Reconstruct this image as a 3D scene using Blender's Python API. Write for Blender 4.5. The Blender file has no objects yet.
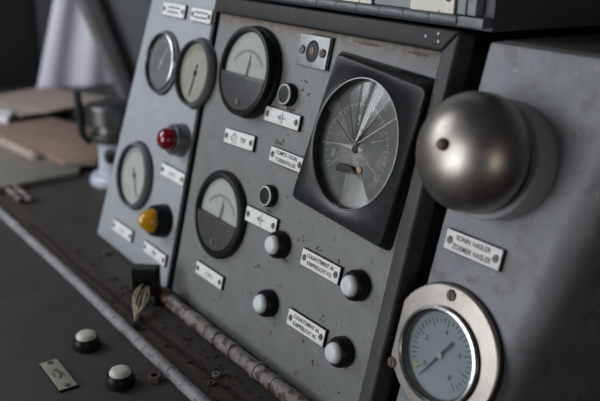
import bpy, bmesh, math, random
from mathutils import Vector, Matrix, Euler
random.seed(7)
S = 0.75                      # metres per drawing unit
TILT = math.radians(12)       # the instrument panels lean back
ZD = 0.75                     # desk top height (m)
ORG = Vector((0, 0, ZD + 0.2641 * S))
C = bpy.context.scene.collection
PR = Euler((math.radians(78), 0, 0)).to_matrix().to_4x4()
U_ = Vector((0, math.sin(TILT), math.cos(TILT))); N_ = Vector((0, -math.cos(TILT), math.sin(TILT)))

# ------------------------------------------------------------------ materials
def mat(name, col, rough=.5, metal=0., spec=.5, var=.15, vscale=6., spots=None, spot_amt=.0, spot_scale=40., bump=.0, bscale=60., rust=None, coat=0., blotch=None, blotch_amt=.0, blotch_scale=4.):
    m = bpy.data.materials.new(name); m.use_nodes = True
    nt = m.node_tree; N = nt.nodes; L = nt.links
    b = N['Principled BSDF']
    b.inputs['Roughness'].default_value = rough; b.inputs['Metallic'].default_value = metal
    b.inputs['Specular IOR Level'].default_value = spec
    if coat: b.inputs['Coat Weight'].default_value = coat; b.inputs['Coat Roughness'].default_value = .15
    tc = N.new('ShaderNodeTexCoord')
    def noise(scale, detail=6., rough_=.6):
        n = N.new('ShaderNodeTexNoise'); n.inputs['Scale'].default_value = scale*4; n.inputs['Detail'].default_value = detail
        n.inputs['Roughness'].default_value = rough_; L.new(tc.outputs['Object'], n.inputs['Vector']); return n
    def ramp(src, a, b_):
        r = N.new('ShaderNodeMapRange'); r.inputs[1].default_value = a; r.inputs[2].default_value = b_
        r.clamp = True; L.new(src, r.inputs[0]); return r.outputs[0]
    def mix(fac, c1, c2):
        x = N.new('ShaderNodeMix'); x.data_type = 'RGBA'
        if hasattr(fac, 'default_value') or hasattr(fac, 'links'): L.new(fac, x.inputs[0])
        else: x.inputs[0].default_value = fac
        for i, c in ((6, c1), (7, c2)):
            if isinstance(c, (tuple, list)): x.inputs[i].default_value = (*c[:3], 1)
            else: L.new(c, x.inputs[i])
        return x.outputs[2]
    n1 = noise(vscale)
    f = ramp(n1.outputs['Fac'], .3, .7)
    c = mix(f, tuple(v * (1 - var) for v in col), tuple(min(1, v * (1 + var)) for v in col))
    if blotch:
        nb = noise(blotch_scale, 8., .65)
        c = mix(ramp(nb.outputs['Fac'], .62 - blotch_amt, .68 - blotch_amt * .6), c, blotch)
    if spots:
        ns = noise(spot_scale, 4., .55)
        c = mix(ramp(ns.outputs['Fac'], .72 - spot_amt, .75 - spot_amt), c, spots)
    if rust:                                     # rust creeping along a band: (axis, start, full, colour, noise scale)
        ax, a0, a1, rc, rs = rust
        sp = N.new('ShaderNodeSeparateXYZ'); L.new(tc.outputs['Object'], sp.inputs[0])
        g = ramp(sp.outputs[ax], a0, a1)
        nr = noise(rs, 8., .7)
        ad = N.new('ShaderNodeMath'); ad.operation = 'MULTIPLY'; L.new(g, ad.inputs[0]); L.new(ramp(nr.outputs['Fac'], .36, .52), ad.inputs[1])
        c = mix(ad.outputs[0], c, rc)
    L.new(c, b.inputs['Base Color'])
    nr2 = noise(vscale * 3)
    rr = N.new('ShaderNodeMapRange'); rr.inputs[3].default_value = max(.02, rough * .8); rr.inputs[4].default_value = min(1, rough * 1.2)
    L.new(nr2.outputs['Fac'], rr.inputs[0]); L.new(rr.outputs[0], b.inputs['Roughness'])
    if bump:
        nb_ = noise(bscale, 5.)
        bp = N.new('ShaderNodeBump'); bp.inputs['Strength'].default_value = bump; bp.inputs['Distance'].default_value = .001
        L.new(nb_.outputs['Fac'], bp.inputs['Height']); L.new(bp.outputs[0], b.inputs['Normal'])
    return m

def glass(name, tint=(1, 1, 1), rough=.03, ior=1.5, dust=.0):
    m = bpy.data.materials.new(name); m.use_nodes = True
    nt = m.node_tree; N = nt.nodes; L = nt.links
    for n in list(N):
        if n.type != 'OUTPUT_MATERIAL': N.remove(n)
    out = [n for n in N if n.type == 'OUTPUT_MATERIAL'][0]
    tr = N.new('ShaderNodeBsdfTransparent'); tr.inputs[0].default_value = (*tint, 1)
    gl = N.new('ShaderNodeBsdfGlossy'); gl.inputs['Roughness'].default_value = rough
    geo = N.new('ShaderNodeNewGeometry')
    dt = N.new('ShaderNodeVectorMath'); dt.operation = 'DOT_PRODUCT'; L.new(geo.outputs['Normal'], dt.inputs[0]); L.new(geo.outputs['Incoming'], dt.inputs[1])
    def mth(op, a, b_=None):
        q = N.new('ShaderNodeMath'); q.operation = op
        for i, x in enumerate((a, b_)):
            if x is None: continue
            if isinstance(x, (int, float)): q.inputs[i].default_value = x
            else: L.new(x, q.inputs[i])
        return q.outputs[0]
    f0 = ((ior - 1)/(ior + 1))**2
    fz = mth('ADD', f0, mth('MULTIPLY', 1 - f0, mth('POWER', mth('SUBTRACT', 1., mth('ABSOLUTE', dt.outputs['Value'])), 5.)))
    mx = N.new('ShaderNodeMixShader'); L.new(fz, mx.inputs[0]); L.new(tr.outputs[0], mx.inputs[1]); L.new(gl.outputs[0], mx.inputs[2])
    last = mx
    if dust:
        df = N.new('ShaderNodeBsdfDiffuse'); df.inputs[0].default_value = (.5, .5, .48, 1)
        tc = N.new('ShaderNodeTexCoord'); nz = N.new('ShaderNodeTexNoise'); nz.inputs['Scale'].default_value = 30; nz.inputs['Detail'].default_value = 6
        L.new(tc.outputs['Object'], nz.inputs['Vector'])
        mr = N.new('ShaderNodeMapRange'); mr.inputs[1].default_value = .35; mr.inputs[2].default_value = .75; mr.inputs[3].default_value = dust * .4; mr.inputs[4].default_value = dust
        L.new(nz.outputs['Fac'], mr.inputs[0])
        m2 = N.new('ShaderNodeMixShader'); L.new(mr.outputs[0], m2.inputs[0]); L.new(mx.outputs[0], m2.inputs[1]); L.new(df.outputs[0], m2.inputs[2]); last = m2
    L.new(last.outputs[0], out.inputs[0])
    return m

RUST = (.10, .055, .03)
M = {}
M['paint'] = mat('grey_green_paint', (.168, .175, .168), .5, var=.10, vscale=9, spots=(.035, .03, .026), spot_amt=.068, spot_scale=55, bump=.25, bscale=120,
                 rust=(1, .148, .161, (.125, .09, .055), 30), blotch=(.155, .157, .150), blotch_amt=.06, blotch_scale=7)
M['paint_left'] = mat('window_tinted_paint', (.29, .312, .325), .5, var=.08, vscale=8, spots=(.06, .055, .05), spot_amt=.02, spot_scale=50, bump=.2, bscale=120)  # centre panel's paint, lightened and blued to stand in for window light
M['paint_wing'] = mat('slate_grey_paint', (.205, .212, .226), .5, var=.14, vscale=7, spots=(.30, .30, .30), spot_amt=.05, spot_scale=26, bump=.2, bscale=110,
                 blotch=(.15, .147, .145), blotch_amt=.08, blotch_scale=9)
M['paint_lid'] = mat('green_grey_lid_paint', (.27, .30, .305), .5, var=.08, vscale=7, spots=(.08, .05, .03), spot_amt=.04, spot_scale=40, bump=.2)
M['dirty_shaded_top'] = mat('dusty_brown_shaded_top', (.06, .05, .042), .75, var=.3, vscale=20)  # brown dirt, darkened further for the shadow under the hinged box
M['case'] = mat('dark_slate_case', (.075, .085, .092), .5, var=.12, spots=RUST, spot_amt=.05)
M['hinge'] = mat('hinge_paint', (.15, .162, .175), .45, metal=.1, var=.2, vscale=25, spots=RUST, spot_amt=.08, spot_scale=45, bump=.3)
M['frame'] = mat('dark_frame_paint', (.024, .023, .022), .5, spec=.25, var=.2, vscale=14, spots=(.22, .2, .18), spot_amt=.015, spot_scale=45, bump=.2)
M['post'] = mat('worn_post_paint', (.055, .053, .053), .5, spec=.3, var=.22, vscale=12, spots=RUST, spot_amt=.08, spot_scale=50, bump=.3)
M['black'] = mat('black_bakelite', (.006, .006, .0065), .42, spec=.22, var=.2)
M['black_matte'] = mat('matte_black', (.010, .010, .010), .7, var=.2)
M['cover'] = mat('charcoal_meter_cover', (.045, .047, .046), .42, var=.25, vscale=25, spots=(.1, .1, .1), spot_amt=.03, spot_scale=70)
M['bezel'] = mat('satin_black_bezel', (.013, .0135, .0145), .27, spec=.35, var=.25, vscale=10, spots=(.05, .05, .055), spot_amt=.02, spot_scale=40, bump=.02)
M['white_face'] = mat('off_white_dial', (.50, .505, .48), .6, var=.06, vscale=20)
M['cream_face'] = mat('cream_dial', (.41, .385, .33), .6, var=.08, vscale=20)
M['dark_dial'] = mat('dusty_dark_dial', (.15, .153, .145), .6, var=.22, vscale=14, blotch=(.26, .245, .22), blotch_amt=.09, blotch_scale=10)
M['plate'] = mat('engraved_white_plate', (.70, .70, .67), .45, var=.07, vscale=30, spots=(.35, .31, .25), spot_amt=.04, spot_scale=70)
M['cream_plate'] = mat('cream_enamel_plate', (.78, .74, .62), .4, var=.07, vscale=22, spots=(.4, .28, .12), spot_amt=.05, spot_scale=40)
M['dirty_plate'] = mat('dirty_beige_plate', (.30, .275, .21), .55, var=.15, vscale=25, spots=(.15, .12, .08), spot_amt=.07, spot_scale=60)
M['ink'] = mat('black_engraving', (.02, .02, .02), .6)
M['tick_white'] = mat('white_dial_marks', (.55, .55, .52), .6)
M['chrome'] = mat('worn_chrome', (.55, .56, .57), .25, metal=1, var=.15, vscale=30, bump=.1, bscale=60)
M['steel'] = mat('brushed_steel_plate', (.27, .28, .28), .5, metal=.75, var=.15, vscale=30, spots=(.16, .12, .08), spot_amt=.06, spot_scale=50, bump=.15)
M['collar'] = mat('dull_steel_collar', (.20, .20, .20), .38, metal=.8, var=.2)
M['grey_rim'] = mat('dark_grey_rim', (.15, .155, .16), .45, var=.15)
M['screw_dark'] = mat('blackened_screw', (.16, .155, .15), .5, metal=.5, var=.3, vscale=60)
M['gauge_dial'] = mat('grey_gauge_dial', (.17, .175, .18), .6, var=.1)
M['nickel'] = mat('tarnished_nickel', (.36, .325, .285), .40, metal=1, var=.16, vscale=9, bump=.05, bscale=50, blotch=(.36, .32, .28), blotch_amt=.05, blotch_scale=6)
M['flange'] = mat('worn_nickel_flange', (.36, .325, .295), .42, metal=1, var=.12, vscale=12, bump=.1, spots=(.3, .22, .16), spot_amt=.04, spot_scale=40)
M['brass'] = mat('rusty_brass', (.34, .23, .13), .45, metal=.8, var=.3, vscale=40)
M['rusty'] = mat('rusty_steel', (.13, .085, .06), .6, metal=.3, var=.4, vscale=50, bump=.4)
M['bell_base'] = mat('grey_bell_base', (.28, .30, .31), .45, var=.1)
M['button_white'] = mat('milky_button_plastic', (.62, .645, .65), .4, var=.06, vscale=20)
M['button_cream'] = mat('yellowed_button_plastic', (.58, .56, .49), .38, var=.08, vscale=20)
M['ring_white'] = mat('pale_ring', (.52, .53, .48), .4, var=.1, vscale=40)
M['dark_lens'] = mat('dark_green_lens', (.014, .020, .017), .4, spec=.3, var=.2)
def lens(name, col, em=0.):
    m = mat(name, col, .12, var=.1, coat=.6)
    b = m.node_tree.nodes['Principled BSDF']; b.inputs['Subsurface Weight'].default_value = .0
    b.inputs['Transmission Weight'].default_value = .25
    return m
M['red_lens'] = lens('red_lens', (.22, .004, .009))
M['amber_lens'] = lens('amber_lens', (.60, .29, .004))
M['desk'] = mat('grimy_desk_paint', (.038, .0325, .028), .6, var=.22, vscale=4, spots=(.03, .02, .015), spot_amt=.07, spot_scale=30, bump=.4, bscale=70,
                blotch=(.034, .026, .019), blotch_amt=.05, blotch_scale=5)
M['desk_dirt'] = mat('brown_grime', (.046, .032, .021), .85, var=.3, vscale=20, spots=(.09, .05, .03), spot_amt=.10, spot_scale=45, bump=.6, bscale=80)
M['groove'] = mat('rust_groove', (.012, .007, .005), .9, var=.4, vscale=50)
M['conduit'] = mat('chipped_white_conduit', (.22, .215, .222), .6, var=.25, vscale=12, spots=(.06, .045, .036), spot_amt=.12, spot_scale=44, bump=.4)
M['conduit_brown'] = mat('rusty_conduit', (.19, .168, .15), .6, var=.3, vscale=16, spots=(.075, .04, .028), spot_amt=.17, spot_scale=22, bump=.5, blotch=(.06, .04, .03), blotch_amt=.06, blotch_scale=18)
M['copper'] = mat('tarnished_copper', (.22, .11, .065), .55, metal=.3, var=.3, vscale=30)
M['wire'] = mat('frayed_wire', (.42, .37, .24), .6, var=.25, vscale=60)
M['green_top'] = mat('dark_green_top', (.03, .042, .038), .5, var=.3)
M['cardboard'] = mat('brown_cardboard', (.22, .145, .10), .85, var=.14, vscale=6)
M['tan'] = mat('tan_paper', (.33, .265, .21), .85, var=.15, vscale=6)
M['grey_card'] = mat('grey_beige_card', (.16, .145, .115), .85, var=.15, vscale=5)
M['paper'] = mat('white_paper', (.62, .61, .62), .8, var=.04)
M['sheet'] = mat('pale_lilac_sheet', (.80, .78, .86), .85, var=.05, vscale=2)
M['seat'] = mat('black_leather', (.010, .010, .010), .6, var=.3, vscale=8)
M['pillar'] = mat('dark_grey_pillar', (.15, .142, .148), .6, var=.12, vscale=3)
M['rubber'] = mat('black_rubber', (.008, .008, .009), .6, var=.2)
M['wall'] = mat('drab_cab_wall', (.30, .31, .325), .7, var=.12, vscale=1.5)
M['wall_dark'] = mat('dark_cab_lining', (.04, .04, .042), .7, var=.2, vscale=1.5)
M['floor'] = mat('worn_rubber_floor', (.035, .033, .03), .8, var=.25, vscale=3)
M['valve_body'] = mat('pale_blue_enamel', (.42, .45, .52), .35, var=.1, vscale=12)
M['valve_metal'] = mat('dull_cast_metal', (.20, .195, .19), .33, metal=.9, var=.2, vscale=20)
M['orange'] = mat('orange_label', (.38, .15, .05), .6, var=.2)
G_clear = glass('meter_glass', (.95, .96, .95), .04)
G_dusty = glass('dusty_gauge_glass', (.9, .92, .92), .08, dust=.05)
G_shard = glass('cracked_glass', (.92, .93, .92), .12, 1.5, dust=.03)
M['crack'] = mat('glass_fracture_edge', (.50, .50, .47), .4)
M['crack_dark'] = mat('dark_fracture', (.012, .012, .012), .3)

# ------------------------------------------------------------------ mesh builder
class MB:
    def __init__(s): s.bm = bmesh.new(); s.mi = 0
    def _new(s, n0):
        s.bm.faces.ensure_lookup_table()
        for f in s.bm.faces[n0:]: f.material_index = s.mi
    def quadbox(s, bot, top):                  # two loops of 3-D points
        n0 = len(s.bm.faces); n = len(bot)
        a = [s.bm.verts.new(p) for p in bot]; b = [s.bm.verts.new(p) for p in top]
        s.bm.faces.new(a[::-1]); s.bm.faces.new(b)
        for i in range(n): s.bm.faces.new((a[i], a[(i+1) % n], b[(i+1) % n], b[i]))
        s._new(n0); return s
    def box(s, x0, x1, y0, y1, z0, z1):
        return s.quadbox([(x0,y0,z0),(x1,y0,z0),(x1,y1,z0),(x0,y1,z0)], [(x0,y0,z1),(x1,y0,z1),(x1,y1,z1),(x0,y1,z1)])
    def prism(s, pts, z0, z1):
        return s.quadbox([(*p, z0) for p in pts], [(*p, z1) for p in pts])
    def lathe(s, prof, c=(0,0,0), n=64, sx=1., sy=1., cap=True):   # prof of (r, z), axis z
        n0 = len(s.bm.faces); rings = []
        for r, z in prof:
            if r < 1e-7: rings.append([s.bm.verts.new((c[0], c[1], c[2] + z))])
            else: rings.append([s.bm.verts.new((c[0] + sx*r*math.cos(2*math.pi*i/n), c[1] + sy*r*math.sin(2*math.pi*i/n), c[2] + z)) for i in range(n)])
        for A, B in zip(rings, rings[1:]):
            for i in range(n):
                j = (i+1) % n
                if len(A) == 1 and len(B) == 1: break
                if len(A) == 1: s.bm.faces.new((A[0], B[i], B[j]))
                elif len(B) == 1: s.bm.faces.new((A[i], A[j], B[0]))
                else: s.bm.faces.new((A[i], A[j], B[j], B[i]))
        if cap:
            if len(rings[0]) > 1: s.bm.faces.new(rings[0][::-1])
            if len(rings[-1]) > 1: s.bm.faces.new(rings[-1])
        s._new(n0); return s
    def tube(s, path, r, n=12, cap=True):
        n0 = len(s.bm.faces); P = [Vector(p) for p in path]; rings = []
        rr = r if isinstance(r, (list, tuple)) else [r] * len(P)
        up = Vector((0, 0, 1))
        for i, p in enumerate(P):
            t = (P[min(i+1, len(P)-1)] - P[max(i-1, 0)]).normalized()
            a = t.cross(up)
            if a.length < .05: a = t.cross(Vector((0, 1, 0)))
            a.normalize(); b = a.cross(t).normalized()
            rings.append([s.bm.verts.new(p + rr[i]*(a*math.cos(2*math.pi*k/n) + b*math.sin(2*math.pi*k/n))) for k in range(n)])
        for A, B in zip(rings, rings[1:]):
            for k in range(n): s.bm.faces.new((A[k], A[(k+1) % n], B[(k+1) % n], B[k]))
        if cap: s.bm.faces.new(rings[0][::-1]); s.bm.faces.new(rings[-1])
        s._new(n0); return s
    def build(s, name, m, parent=None, smooth=True, bevel=0., seg=2):
        bmesh.ops.recalc_face_normals(s.bm, faces=s.bm.faces)
        if bevel:
            ed = [e for e in s.bm.edges if len(e.link_faces) == 2 and e.calc_face_angle(0) > .5]
            bmesh.ops.bevel(s.bm, geom=ed, offset=bevel, segments=seg, affect='EDGES', profile=.6)
        for v in s.bm.verts: v.co *= S
        me = bpy.data.meshes.new(name); s.bm.to_mesh(me); s.bm.free()
        ms = m if isinstance(m, (list, tuple)) else [m]
        for x in ms: me.materials.append(x)
        if smooth:
            for p in me.polygons: p.use_smooth = True
            me.set_sharp_from_angle(angle=math.radians(35))
        o = bpy.data.objects.new(name, me); C.objects.link(o)
        if parent is not None: o.parent = parent
        return o

def tag(o, label, cat, group=None):
    o['label'] = label; o['category'] = cat
    if group: o['group'] = group
    return o
def struct(o): o['kind'] = 'structure'; return o
def wpos(u, v, h=0.): return ORG + (Vector((u, 0, 0)) + U_*v + N_*h) * S
def on_panel(name, label, cat, u, v, rot=0., group=None, h=0.):
    o = bpy.data.objects.new(name, None); C.objects.link(o); o.empty_display_size = .02
    o.matrix_world = Matrix.Translation(wpos(u, v, h)) @ PR @ Matrix.Rotation(math.radians(rot), 4, 'Z')
    return tag(o, label, cat, group)
def on_desk(name, label, cat, x, y, z=0., rot=0., group=None):
    o = bpy.data.objects.new(name, None); C.objects.link(o); o.empty_display_size = .02
    o.matrix_world = Matrix.Translation(Vector((x*S, y*S, ZD + z*S))) @ Matrix.Rotation(math.radians(rot), 4, 'Z')
    return tag(o, label, cat, group)
def place_mesh(o, loc, rot=None):
    o.matrix_world = Matrix.Translation(loc) @ (rot if rot is not None else Matrix()); return o

def text_mesh(name, lines, size, m, parent, loc, leading=1.25, sx=1., depth=.0003):
    cu = bpy.data.curves.new(name, 'FONT'); cu.body = '\n'.join(lines); cu.size = size*S; cu.align_x = 'CENTER'; cu.align_y = 'CENTER'
    cu.space_line = leading; cu.extrude = depth*S; cu.offset = size*S*.010; cu.resolution_u = 3
    t = bpy.data.objects.new(name, cu); C.objects.link(t)
    dg = bpy.context.evaluated_depsgraph_get(); me = bpy.data.meshes.new_from_object(t.evaluated_get(dg)); me.name = name
    bpy.data.objects.remove(t); bpy.data.curves.remove(cu)
    for v in me.vertices: v.co = Vector((v.co.x*sx + loc[0]*S, v.co.y + loc[1]*S, v.co.z + loc[2]*S))
    me.materials.clear(); me.materials.append(m)
    o = bpy.data.objects.new(name, me); C.objects.link(o); o.parent = parent
    return o

def screw_bm(x, y, z, r, ang=40., hgt=.0015, sx=1.):
    b = MB(); b.lathe([(r*1.0, 0), (r*1.0, hgt*.5), (r*.85, hgt), (0, hgt)], (x, y, z), 20, sx=sx)
    b.mi = 1; a = math.radians(ang); c, s_ = math.cos(a), math.sin(a); w = r*.16; l = r*.85
    q = [(-l,-w), (l,-w), (l,w), (-l,w)]
    b.prism([(x + (p*c - t*s_)*sx, y + p*s_ + t*c) for p, t in q], z + hgt*.9, z + hgt*1.12)
    return b

# ------------------------------------------------------------------ the cab around the desk (setting)
XL, YB, ZF = -3.5, 1.5, -ZD
def wbox(name, x0, x1, y0, y1, z0, z1, m, kind=True, bevel=0.):
    b = MB(); b.box(x0/S, x1/S, y0/S, y1/S, z0/S, z1/S); o = b.build(name, m, bevel=bevel)
    if kind: struct(o)
    return o
wbox('floor', -2.75, 2.2, -2.2, 1.25, -.05, 0, M['floor'])
wbox('wall_back', -2.75, 2.2, 1.15, 1.25, 0, 2.3, M['wall'])
# left wall with a window opening
wl = MB()
for (y0, y1, z0, z1) in ((-2.2, 1.15, 0, .85), (-2.2, 1.15, 1.95, 2.3), (-2.2, -1.55, .85, 1.95), (-.25, 1.15, .85, 1.95)):
    wl.box(-2.75/S, -2.65/S, y0/S, y1/S, z0/S, z1/S)
struct(wl.build('wall_left', M['wall']))
wf = MB()
for (y0, y1, z0, z1) in ((-1.55, -.25, .85, .89), (-1.55, -.25, 1.91, 1.95), (-1.55, -1.51, .89, 1.91), (-.29, -.25, .89, 1.91), (-.92, -.88, .89, 1.91)):
    wf.box(-2.76/S, -2.63/S, y0/S, y1/S, z0/S, z1/S)
struct(wf.build('window_1', M['pillar']))

# ------------------------------------------------------------------ control desk
dk = on_desk('control_desk', 'dark grimy grey desk top carrying the instrument console', 'desk', 0, 0)
b = MB(); b.box(-2.35, 1.1, -.60, .75, -.05, 0); b.build('desk_top', M['desk'], dk, bevel=.006)
b = MB(); b.box(-2.30, 1.05, -.50, .70, -ZD/S + .0, -.05); b.build('desk_base', M['wall_dark'], dk)
# grimy strip between the two conduits, with a rusty groove
b = MB()
b.prism([(-1.0,-.170), (-.60,-.172), (-.30,-.166), (.05,-.163), (.30,-.16), (.30,-.112), (.02,-.108), (-.30,-.120), (-.62,-.135), (-1.0,-.125)], .0002, .0012)
b.build('grime_strip', M['desk_dirt'], dk)
b = MB()
ga = [(-.80,-.152), (-.673,-.146), (-.52,-.150), (-.40,-.141), (-.24,-.139), (-.10,-.129), (.003,-.126), (.2,-.12)]
left = [(x, y + .0035 + .002*random.random()) for x, y in ga]; right = [(x, y - .0035 - .002*random.random()) for x, y in ga]
b.prism(right + left[::-1], .0006, .0022); b.build('rusty_groove', M['groove'], dk)

# ------------------------------------------------------------------ console housings (cross-section in Y-Z, extruded in X with slanted ends)
def housing(name, u_bl, u_br, u_tl, u_tr, vtop, m, parent, depth, back_taper=0., inset=0., rc=0.):
    v0 = -.27
    fb = U_*v0 - N_*inset; ft = U_*vtop - N_*inset
    z0 = -.2641 + .0005
    def P(u, y, z): return (u, y, z)
    if rc:
        def arc(u, p):
            a = Vector((u - rc, p, 0)); c = Vector((u + back_taper*rc/depth, p + rc*1.3, 0)); k = Vector((u, p, 0))
            return [a*(1-f)**2 + k*2*f*(1-f) + c*f*f for f in (i/8 for i in range(9))]
        bot = [P(u_bl, fb.y, z0)] + [P(q.x, q.y, z0) for q in arc(u_br, fb.y)] + [P(u_br + back_taper, depth, z0), P(u_bl, depth, z0)]
        top = [P(u_tl, ft.y, ft.z)] + [P(q.x, q.y, ft.z) for q in arc(u_tr, ft.y)] + [P(u_tr + back_taper, depth, ft.z), P(u_tl, depth, ft.z)]
        return MB().quadbox(bot, top).build(name, m, parent, bevel=.004, seg=2)
    bot = [P(u_bl, fb.y, z0), P(u_br, fb.y, z0), P(u_br + back_taper, depth, z0), P(u_bl, depth, z0)]
    top = [P(u_tl, ft.y, ft.z), P(u_tr, ft.y, ft.z), P(u_tr + back_taper, depth, ft.z), P(u_tl, depth, ft.z)]
    return MB().quadbox(bot, top).build(name, m, parent, bevel=.006, seg=3)
def origin_empty(name, label, cat):
    o = bpy.data.objects.new(name, None); C.objects.link(o); o.location = ORG; return tag(o, label, cat)

cp = origin_empty('instrument_panel', 'large grey sloping centre panel with meters, cracked square gauge and white buttons', 'instrument panel')
# centre panel: housing behind, worn face sheet, dark frame bar and post
housing('housing', -.328, .170, -.328, .170, .225, M['black_matte'], cp, .42, inset=.0035)
fs = MB(); fs.box(-.3335, .166, -.262, .2235, -.004, .0); o = fs.build('face_sheet', M['paint'], cp, bevel=.003)
o.matrix_local = PR
b = MB(); b.box(-.32, .205, .425, .44, .0, .2385); b.build('shadow_gap_strip', M['black_matte'], cp)  # black strip added to keep the gap under the hinged box dark
fb_ = MB(); fb_.prism([(-.3355, .2185), (.1578, .2185), (.1793, .2440), (-.3355, .2440)], -.02, .0105); o = fb_.build('frame_bar', M['frame'], cp, bevel=.0045, seg=3); o.matrix_local = PR
ps = MB(); ps.prism([(.1575, -.258), (.1795, -.258), (.1795, .2438), (.1582, .2187)], -.02, .0105); o = ps.build('frame_post', M['post'], cp, bevel=.0045, seg=3); o.matrix_local = PR
# rust specks / rivets on the bar
for k, (u, v) in enumerate([(.132, .2325), (.150, .2372), (.1525, .2290)]):
    r = MB(); r.lathe([(.0022, 0), (.0018, .0012), (0, .0016)], (u, v, .0102), 12); o = r.build('rivet', M['steel'], cp); o.matrix_local = PR

b = MB()
for (u, v) in ((-.1052, -.1328), (-.1091, -.1374), (.0862, -.1772), (.0994, -.1738), (.1030, -.1665), (.0537, -.1491), (-.0083, -.1803), (-.0442, -.2131), (.0546, -.2110), (.0258, -.2400), (.1144, -.2256), (-.2779, -.2500),
               (.0245, -.0610), (-.0173, -.0624), (-.0286, -.0633), (-.0766, -.1705), (.0618, -.0658), (-.0436, -.1404), (.0329, -.1870), (.0239, -.1929), (-.1027, .0580), (-.1189, .0543), (-.0954, .0720), (-.0839, .1377),
               (-.0678, .1307), (-.0923, .1420), (-.0809, .1494), (-.1335, .1425), (-.1095, .1040), (-.0963, .1043), (-.1091, -.1773), (-.1297, -.1822), (.0172, -.0649), (.0451, -.0400), (-.2039, -.2272), (-.1809, -.2128), (-.2489, -.1718)):
    for q in range(3):
        r = random.uniform(.0008, .0026); cu, cv = u + random.gauss(0, .002), v + random.gauss(0, .002)
        b.prism([(cu + r*random.uniform(.45, 1.1)*math.cos(a), cv + r*random.uniform(.45, 1.2)*math.sin(a)) for a in (0, .9, 1.8, 2.7, 3.6, 4.5, 5.4)], -.0006, .00025)
st = MB()
for (u, v, ru, rv) in ((-.104, -.047, .009, .004), (-.103, .104, .010, .003), (-.113, .0525, .012, .003), (-.082, .078, .007, .002), (-.046, -.101, .008, .003), (.112, -.187, .009, .004), (.098, -.176, .006, .003), (-.045, -.188, .006, .003), (-.060, .2125, .030, .0025), (.03, .2125, .03, .002), (.12, .212, .022, .0025), (-.075, .0225, .02, .0015)):
    st.prism([(u + ru*random.uniform(.6, 1.1)*math.cos(a*.35), v + rv*random.uniform(.5, 1.2)*math.sin(a*.35)) for a in range(18)], -.0006, .0002)
st = st.build('rust_stains', mat('thin_rust_stain', (.105, .078, .052), .8, var=.45, vscale=50), cp, smooth=False); st.matrix_local = PR; st['kind'] = 'stuff'
o = b.build('paint_chips', mat('bare_rusty_chip', (.045, .032, .024), .8, var=.5, vscale=60), cp, smooth=False); o.matrix_local = PR; o['kind'] = 'stuff'
lp = origin_empty('instrument_panel', 'left side panel, paint tinted for window light, with red and amber lamps', 'instrument panel')
housing('housing', -.668, -.3445, -.580, -.3445, .245, M['paint_left'], lp, .42)
b = MB(); b.box(-.350, -.3415, -.262, .240, -.005, .0035); o = b.build('edge_strip', M['frame'], lp, bevel=.0015); o.matrix_local = PR

rp = origin_empty('bell_cabinet', 'slate grey side cabinet on the right carrying bell and pressure gauge', 'cabinet')
housing('housing', .2055, .315, .2145, .412, .238, M['paint_wing'], rp, .34, .02, rc=.034)
b = MB(); b.box(.222, .424, .062, .338, .2305, .2345); b.build('top_sheet', M['dirty_shaded_top'], rp, bevel=.001)
b = MB(); b.box(.2085, .75, .365, .40, -.2636, .34); b.build('shadow_gap_sheet', M['black_matte'], rp)  # black sheet added so the gap behind the cabinet reads as shadow

# ------------------------------------------------------------------ hinged box above
ZB = .5085; YF = .052
ub = on_desk('hinged_box', 'green-grey hinged box along the top of the console', 'box', 0, YF, ZB)
b = MB(); b.box(-.62, .2055, .010, .60, -.004, .30); b.build('case', M['case'], ub, bevel=.004)
b = MB(); b.box(-.60, .1915, -.004, .010, .0122, .29); b.build('lid', M['paint_lid'], ub, bevel=.003)
b = MB(); b.box(.1775, .1800, -.0046, .0, .0125, .28); b.build('lid_seam', M['black_matte'], ub)
for k in range(20):
    xk = .1675 - .0417*k; x1 = xk - .0417 + .0008
    b = MB(); b.lathe([(.0058, 0), (.0058, xk - x1)], (0, 0, 0), 16)
    o = b.build('hinge_knuckle', M['hinge'], ub, bevel=.0008)
    o.matrix_local = Matrix.Translation(Vector((x1, -.0015, .0062))*S) @ Matrix.Rotation(math.radians(90), 4, 'Y')
b = MB(); b.box(.1685, .2040, -.0055, .010, .0005, .0110); b.build('hinge_end', M['hinge'], ub, bevel=.001)
def top_plate(x0, x1, label, glyphs):
    t = on_desk('label_plate', label, 'label plate', (x0+x1)/2, YF - .0041, ZB + .0122, group='cream plates on the hinged box')
    w = (x1-x0)/2
    p = MB(); p.box(-w, w, -.002, 0, 0, .034); p.build('plate', M['cream_plate'], t, bevel=.001)
    p = MB(); p.box(w, w+.003, -.0016, 0, -.001, .034); p.build('plate_shadow_strip', M['black_matte'], t)  # black strip stands in for the shadow right of the plate
    for sx in (-w + .0085, w - .0085):
        s_ = MB(); s_.lathe([(.0042, 0), (.0036, .0012), (0, .0014)], (0, 0, 0), 16); s_.mi = 1; s_.box(-.003, .003, -.0006, .0006, .0013, .0016)
        o = s_.build('screw', [M['rusty'], M['ink']], t); o.matrix_local = Matrix.Translation(Vector((sx, -.002, .0165))*S) @ Matrix.Rotation(math.radians(90), 4, 'X') @ Matrix.Rotation(math.radians(70), 4, 'Z')
top_plate(.0945, .1620, 'cream plate with two screws near the right end of the hinged box', 'U')
top_plate(-.042, .0270, 'cream plate left along the hinged box lid, at top edge of the photo', '')

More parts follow.
